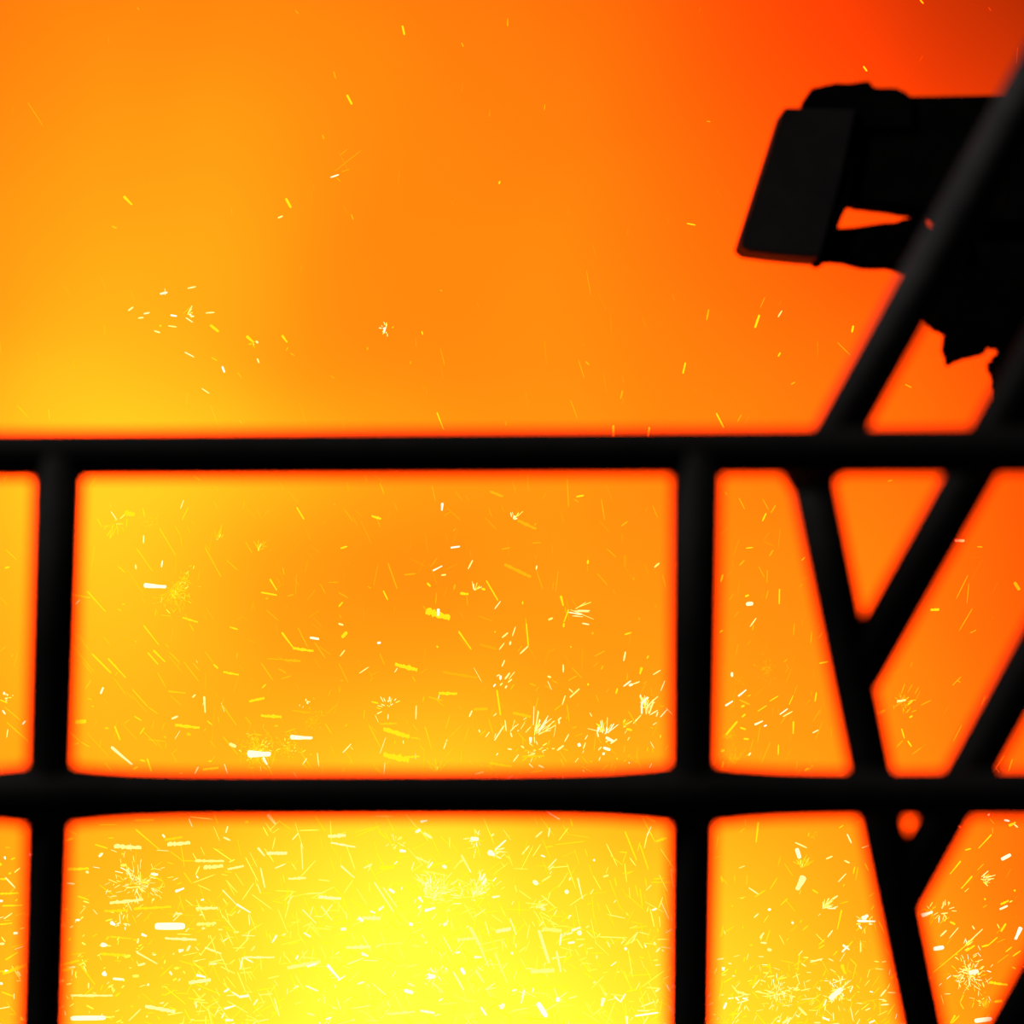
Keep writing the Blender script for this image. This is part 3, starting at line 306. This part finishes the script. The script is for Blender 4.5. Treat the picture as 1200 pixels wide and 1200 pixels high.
# spark bursts: x, y, reach (photo pixels), rays, heat, fan start and end in degrees (0 = right, 90 = up)
BURSTS = [(135,612,18,26,'y',200,420), (173,612,13,14,'d',0,360), (254,636,17,8,'y',45,100), (203,690,28,110,'y',-150,60), (302,646,17,9,'y',40,120),
 (328,688,10,10,'d',30,200), (602,609,12,9,'p',20,110), (556,693,11,10,'p',0,120), (664,718,38,9,'p',-15,60), (355,823,7,9,'p',0,360), (367,845,16,45,'d',0,360),
 (335,877,20,45,'y',0,360), (303,880,26,140,'y',0,360), (455,828,15,16,'p',0,360), (512,905,16,16,'y',40,140), (626,862,30,17,'p',15,105), (631,880,14,16,'p',0,360),
 (757,830,18,18,'p',30,150), (710,862,20,13,'p',30,150), (730,852,14,12,'y',30,120), (162,1034,46,70,'p',0,360), (143,1080,12,14,'p',0,360), (503,1050,38,70,'p',-20,120), (465,987,14,14,'p',0,360),
 (557,983,12,14,'p',0,360), (577,999,14,12,'p',-60,80), (555,1050,30,40,'p',0,100), (510,1140,16,24,'p',0,360), (627,1064,18,12,'p',-30,60), (939,1018,18,20,'y',20,140), (964,1066,16,18,'p',10,80), (910,1162,34,55,'p',0,360),
 (984,1160,28,44,'p',0,360), (1014,1082,12,10,'p',0,360), (1008,1108,14,16,'d',0,360), (953,980,9,10,'d',0,360), (1150,1031,15,13,'p',-60,60), (1136,1141,32,80,'p',0,360), (1154,1180,14,40,'y',30,150), (1105,1067,14,16,'p',0,360),
 (1130,1110,14,14,'p',20,80), (1090,1068,12,22,'y',0,360), (900,783,18,28,'d',0,360), (865,797,8,12,'d',0,360), (855,865,12,22,'d',0,180), (858,895,18,26,'d',30,120), (1060,823,12,28,'y',0,360), (220,369,11,9,'p',-40,80), (452,385,10,12,'p',0,360), (296,402,6,14,'y',180,360), (10,818,8,12,'p',0,360)]

LEV = {'d': (0.05, 0), 'y': (0.26, 0), 'b': (0.50, 0), 'q': (0.8, 0.1), 'p': (0.8, 0.3), 'w': (1.3, 1.15)}
def heat_mat(h, px, py):
    g0 = min(glow(px, py), 1.15)
    a, b = LEV[h]
    if h == 'd': g = g0 * 1.18 + 0.035
    elif h == 'y': g = max(g0 * 1.1 + 0.16, 0.46)
    elif h == 'b': g = max(g0 * 1.1 + 0.1, 0.86); b = 0.0
    elif h == 'q': g = 1.15; b = 0.06 + 0.10 * R_.random()
    elif h == 'p': g = 1.1; b = 0.20 + 0.20 * R_.random()
    else: g = 1.3; b = 0.66 + 0.3 * R_.random()
    return spark_mat(min(g, 1.35), b)

PROFILE = [(-0.5, 0.0), (-0.485, 0.6), (-0.44, 0.92), (-0.1, 1.0), (0.2, 0.98), (0.43, 0.88), (0.485, 0.55), (0.5, 0.0)]
def spindle(bm, M, bumpy=0.0, seg=6, prof=PROFILE):
    rings = []
    for t, r in prof:
        off = Vector((0, R_.uniform(-1, 1) * bumpy, R_.uniform(-1, 1) * bumpy)) if bumpy else Vector((0, 0, 0))
        if r == 0: rings.append([bm.verts.new(M @ (Vector((t, 0, 0)) + off))]); continue
        rr = r * (1 + R_.uniform(-0.35, 0.3) * (1 if bumpy else 0))
        rings.append([bm.verts.new(M @ (Vector((t, rr * math.cos(2 * math.pi * k / seg), rr * math.sin(2 * math.pi * k / seg))) + off)) for k in range(seg)])
    for a, b in zip(rings, rings[1:]):
        for k in range(seg):
            if len(a) == 1: bm.faces.new((a[0], b[k], b[(k + 1) % seg]))
            elif len(b) == 1: bm.faces.new((a[k], b[0], a[(k + 1) % seg]))
            else: bm.faces.new((a[k], b[k], b[(k + 1) % seg], a[(k + 1) % seg]))
THIN = [(-0.5, 0.0), (-0.42, 0.8), (0.1, 1.0), (0.4, 0.7), (0.5, 0.0)]

def streak_matrix(x1, y1, x2, y2, w, y, dy):
    a, b = at(x1, y1, y - dy / 2), at(x2, y2, y + dy / 2)
    d = b - a; L = max(d.length, w * y * K)
    rot = d.normalized().to_track_quat('X', 'Z').to_matrix().to_4x4()
    return (a + b) / 2, rot, L, w * y * K * 0.5

variants = []
for i in range(6):
    bm = bmesh.new()
    if i < 2: spindle(bm, Matrix.Identity(4), 0.0 if i == 0 else 0.12)
    else:
        pr = [(-0.5, 0)] + [(-0.48 + 0.96 * k / 13, 0.8 + 0.35 * R_.random() * (1 if k % 3 else 0.5)) for k in range(14)] + [(0.5, 0)]
        spindle(bm, Matrix.Identity(4), 0.16, 7, pr)
    me = mesh_from(bm, 'spark', True); me.materials.append(None); variants.append(me)

streaks = []
for (tx, ty, ts), txt in TILES:
    for rec in txt.split():
        f = rec.split(','); v = [float(q) for q in f[:5]]
        streaks.append((tx + v[0] / ts, ty + v[1] / ts, tx + v[2] / ts, ty + v[3] / ts, v[4], f[5]))
WT = {'d': 0.35, 'y': 0.8, 'b': 1.1, 'p': 1.0, 'w': 1.4}
def on_bar(px, py):
    return (514 < py < 546) or (914 < py < 950)
streaks.sort(key=lambda s: -(math.hypot(s[2] - s[0], s[3] - s[1]) + s[4]) * s[4] * WT[s[5]])
N_SOLO = 300
HEAT = {'d': 'faint orange', 'y': 'yellow', 'b': 'bright yellow', 'p': 'pale yellow', 'w': 'white-hot'}
def where(x, y):
    if y < 530:
        if x > 860 and y < 112: return 'above the machine arm'
        if x > 860: return 'below the machine arm'
        v = 'near the top edge' if y < 170 else ('well above top rail' if y < 330 else 'above top rail')
        h = 'far left' if x < 190 else 'left' if x < 330 else 'mid-left' if x < 480 else 'centre' if x < 680 else 'mid-right'
        return v + ', ' + h
    band = 'between the rails' if y < 932 else 'under the mid rail'
    if x < 55: return band + ', left of the left post'
    if x < 815:
        c = min(int((x - 70) / 735 * 6), 5)
        h = ['by left post', 'left', 'mid-left', 'mid-right', 'right', 'by right post'][c]
        if y < 932: v = ['top', 'upper', 'lower', 'bottom'][min(int((y - 545) / 92), 3)]
        else: v = ['top', 'middle', 'bottom'][min(int((y - 950) / 84), 2)]
        return band + ', ' + v + ' ' + h
    bxx = bx(y)
    if x < bxx:
        n = 4 if y < 932 else 3
        v = (['top', 'upper', 'lower', 'bottom'][min(int((y - 545) / 92), 3)] if y < 932 else ['top', 'middle', 'bottom'][min(int((y - 950) / 84), 2)])
        return band + ', ' + v + ' by leaning post'
    return band + ', among slanted tubes'
def looks(x1, y1, x2, y2, w, h):
    L = math.hypot(x2 - x1, y2 - y1)
    a = math.degrees(math.atan2(-(y2 - y1), x2 - x1)) % 180
    size = 'stubby' if L < 2.2 * w else 'thick' if w >= 3.6 else 'long thin' if L > 19 else 'short' if L < 9 else 'slim'
    tilt = 'level' if (a < 14 or a > 166) else 'upright' if 72 < a < 108 else 'rising' if a < 90 else 'falling'
    if size == 'stubby': return size + ' ' + HEAT[h] + ' spark'
    return size + ' ' + HEAT[h] + ' ' + tilt + ' spark'
solo = streaks[:N_SOLO]; rest = streaks[N_SOLO:]
keys = {}
for i, s in enumerate(solo):
    cx, cy = (s[0] + s[2]) / 2, (s[1] + s[3]) / 2
    keys.setdefault((looks(*s), where(cx, cy)), []).append((cx, i))
ORD = ['leftmost', 'second from left', 'third from left', 'fourth from left', 'fifth from left', 'sixth from left', 'seventh from left', 'eighth from left', 'ninth from left']
labels = {}
for (lk, wh), lst in keys.items():
    lst.sort()
    for n, (cx, i) in enumerate(lst):
        labels[i] = lk + ' ' + wh + ('' if len(lst) == 1 else ', ' + ORD[n] if n < len(lst) - 1 or n > 1 else ', rightmost')
for i, s in enumerate(solo):
    x1, y1, x2, y2, w, h = s
    y = R_.uniform(22.3, 24.6)
    c, rot, L, r = streak_matrix(x1, y1, x2, y2, w, y, R_.uniform(-0.05, 0.05))
    fuzzy = w >= 2.2 and h in 'ybpd' and math.hypot(x2 - x1, y2 - y1) > 9 and abs(y2 - y1) < 0.6 * abs(x2 - x1)
    me = variants[2 + i % 4] if (fuzzy and w > 2.3) else variants[i % 2]
    o = bpy.data.objects.new('spark', me); COL.objects.link(o)
    o.matrix_world = Matrix.Translation(c) @ rot @ Matrix.Diagonal((L, r, r, 1))
    o.material_slots[0].link = 'OBJECT'; o.material_slots[0].material = heat_mat(h, (x1 + x2) / 2, (y1 + y2) / 2)
    tag(o, labels[i], 'spark', 'sparks flying in front of the glowing fume')

def merged(name, bm, mats):
    me = mesh_from(bm, name)
    for m in mats: me.materials.append(m)
    return link(name, me)

def add_streak(bm, mats, x1, y1, x2, y2, w, mat, y, dy):
    c, rot, L, r = streak_matrix(x1, y1, x2, y2, w, y, dy)
    if mat not in mats: mats.append(mat)
    mi = mats.index(mat); n0 = len(bm.faces)
    spindle(bm, Matrix.Translation(c) @ rot @ Matrix.Diagonal((L, r, r, 1)), 0, 4, THIN)
    bm.faces.ensure_lookup_table()
    for f in bm.faces[n0:]: f.material_index = mi

# bursts: each a spray of fine splinters thrown from one exploding drop
bl = {}
for i, b in enumerate(BURSTS):
    nm = ('wide ' if b[2] >= 24 else 'small ' if b[2] <= 12 else '') + {'d': 'faint orange', 'y': 'yellow', 'p': 'pale yellow'}[b[4]] + \
         (' fanned spark burst ' if b[6] - b[5] < 200 else ' spark burst ')
    bl.setdefault(nm + where(b[0], b[1]), []).append((b[0], i))
blab = {}
for k, lst in bl.items():
    lst.sort()
    for n, (cx, i) in enumerate(lst): blab[i] = k if len(lst) == 1 else k + ', ' + ORD[n]
for i, (cx, cy, reach, n, h, a0, a1) in enumerate(BURSTS):
    bm = bmesh.new(); mats = []; y = R_.uniform(24.95, 25.5)
    root = empty('spark_burst', at(cx, cy, y))
    tag(root, blab[i], 'spark burst', 'bursting sparks in front of the glowing fume')
    dense = n >= 40 or h == 'd'
    for k in range(n * 2 if dense else n):
        a = math.radians(R_.uniform(a0, a1)); tz = R_.uniform(-0.6, 0.6)
        r0 = reach * (abs(R_.gauss(0, 0.42)) if dense else R_.uniform(0.02, 0.7) if a1 - a0 > 200 else R_.uniform(0.05, 0.4))
        ln = reach * R_.uniform(0.15, 0.55) * (1.5 if a1 - a0 < 200 else 1) * (0.4 if dense else 1)
        r1 = min(r0 + ln, reach * 1.25)
        if r1 <= r0: continue
        hh = h if R_.random() < 0.6 else {'p': R_.choice('qwbq'), 'y': R_.choice('dbyq'), 'd': R_.choice('ddy')}[h]
        yy = y + tz * reach * y * K
        jx, jy = R_.gauss(0, reach * 0.07), R_.gauss(0, reach * 0.07); bend = R_.gauss(0, 0.15)
        x1, y1, x2, y2 = cx + r0 * math.cos(a) + jx, cy - r0 * math.sin(a) + jy, cx + r1 * math.cos(a + bend) + jx, cy - r1 * math.sin(a + bend) + jy
        w = R_.uniform(0.5, 1.1) if dense else R_.uniform(0.7, 1.5)
        mat = heat_mat(hh, cx, cy)
        if r1 - r0 >= 8.5:
            c, rot, L, r = streak_matrix(x1, y1, x2, y2, w, yy, tz * 0.05)
            o = bpy.data.objects.new('splinter', variants[0]); COL.objects.link(o); o.parent = root
            o.matrix_local = Matrix.Translation(c - root.location) @ rot @ Matrix.Diagonal((L, r, r, 1))
            o.material_slots[0].link = 'OBJECT'; o.material_slots[0].material = mat
        else:
            add_streak(bm, mats, x1, y1, x2, y2, w, mat, yy, tz * 0.05)
    if len(bm.faces):
        me = mesh_from(bm, 'splinter_spray', False, root.location)
        for m in mats: me.materials.append(m)
        tag(link('splinter_spray', me, None, root), kind='stuff')
    else: bm.free()

# the uncountable rest: small sparks and fine spray, thick low down, thin above
bm = bmesh.new(); mats = []
for s in rest:
    add_streak(bm, mats, *s[:5], heat_mat(s[5], (s[0] + s[2]) / 2, (s[1] + s[3]) / 2), R_.uniform(25.9, 27.8), R_.uniform(-0.05, 0.05))
def spray(n, x0, x1, y0, y1, lens, widths, heats, angs, power=1.0, wander=0.0):
    for _ in range(n):
        px = R_.uniform(x0, x1); py = y0 + (y1 - y0) * R_.random() ** (1 / power)
        L = R_.uniform(*lens) * R_.choice((0.5, 0.7, 1, 1)); c, sp = R_.choice(angs); a = math.radians(R_.gauss(c, sp))
        dx, dy = math.cos(a) * L / 2, -math.sin(a) * L / 2
        y = R_.uniform(25.9, 27.8)
        add_streak(bm, mats, px - dx, py - dy, px + dx, py + dy, R_.uniform(*widths), heat_mat(R_.choice(heats), px, py), y, R_.uniform(-0.06, 0.06))
FALL, RISE, FLAT, ANY = (-58, 14), (48, 18), (3, 12), (0, 90)
spray(330, -250, 235, 958, 1290, (5, 22), (0.7, 2.0), 'dyybbqqp', [FLAT, FLAT, FALL, RISE, ANY], 1.4)
spray(160, -250, 235, 985, 1290, (4, 9), (1.5, 3.6), 'bbqqppw', [FLAT, RISE, ANY], 1.3)
spray(170, 60, 250, 1060, 1290, (3, 8), (0.8, 2.2), 'bqqqp', [FLAT, RISE, ANY], 1.2)
spray(900, 210, 800, 955, 1290, (10, 38), (0.6, 1.4), 'bbbqqq', [FALL, FALL, RISE, (-75, 12), FLAT, ANY], 1.4)
spray(500, 230, 800, 1040, 1290, (6, 26), (0.7, 1.7), 'bqqqqpp', [FALL, RISE, FLAT, ANY], 1.3)
spray(150, 230, 800, 980, 1290, (4, 10), (1.2, 2.6), 'ppw', [RISE, ANY], 1.6)
spray(230, 800, 1070, 960, 1290, (5, 20), (0.6, 1.7), 'dyybbqp', [RISE, RISE, FALL, ANY], 2.2)
spray(330, 815, 1075, 1120, 1290, (5, 18), (0.7, 1.8), 'ybbqqppw', [RISE, ANY, FLAT], 1.2)
spray(150, 1070, 1480, 980, 1290, (5, 20), (0.6, 1.5), 'ddyybq', [RISE, RISE, ANY], 1.6)
spray(190, -200, 800, 760, 930, (6, 24), (0.6, 1.3), 'ddddyyp', [FALL, FALL, (80, 10), RISE], 1.6)
spray(110, -200, 800, 555, 780, (8, 30), (0.6, 1.1), 'dddddy', [FALL, FALL, (80, 10)], 1.2)
spray(70, 560, 800, 790, 925, (4, 12), (0.8, 1.6), 'yypp', [RISE, RISE, ANY], 1.3)
spray(60, 800, 1000, 600, 930, (6, 20), (0.6, 1.1), 'dddy', [RISE, (85, 10)], 1.6)
spray(35, 1000, 1450, 600, 930, (6, 20), (0.6, 1.1), 'ddy', [RISE], 1.6)
spray(60, -200, 1000, 0, 520, (8, 26), (0.5, 0.9), 'd', [FALL, (-75, 10), (80, 8)], 2.0)
o = merged('spark_spray', bm, mats)
tag(o, 'fine spray of countless small sparks, thickest low behind the railing', 'sparks', kind='stuff')
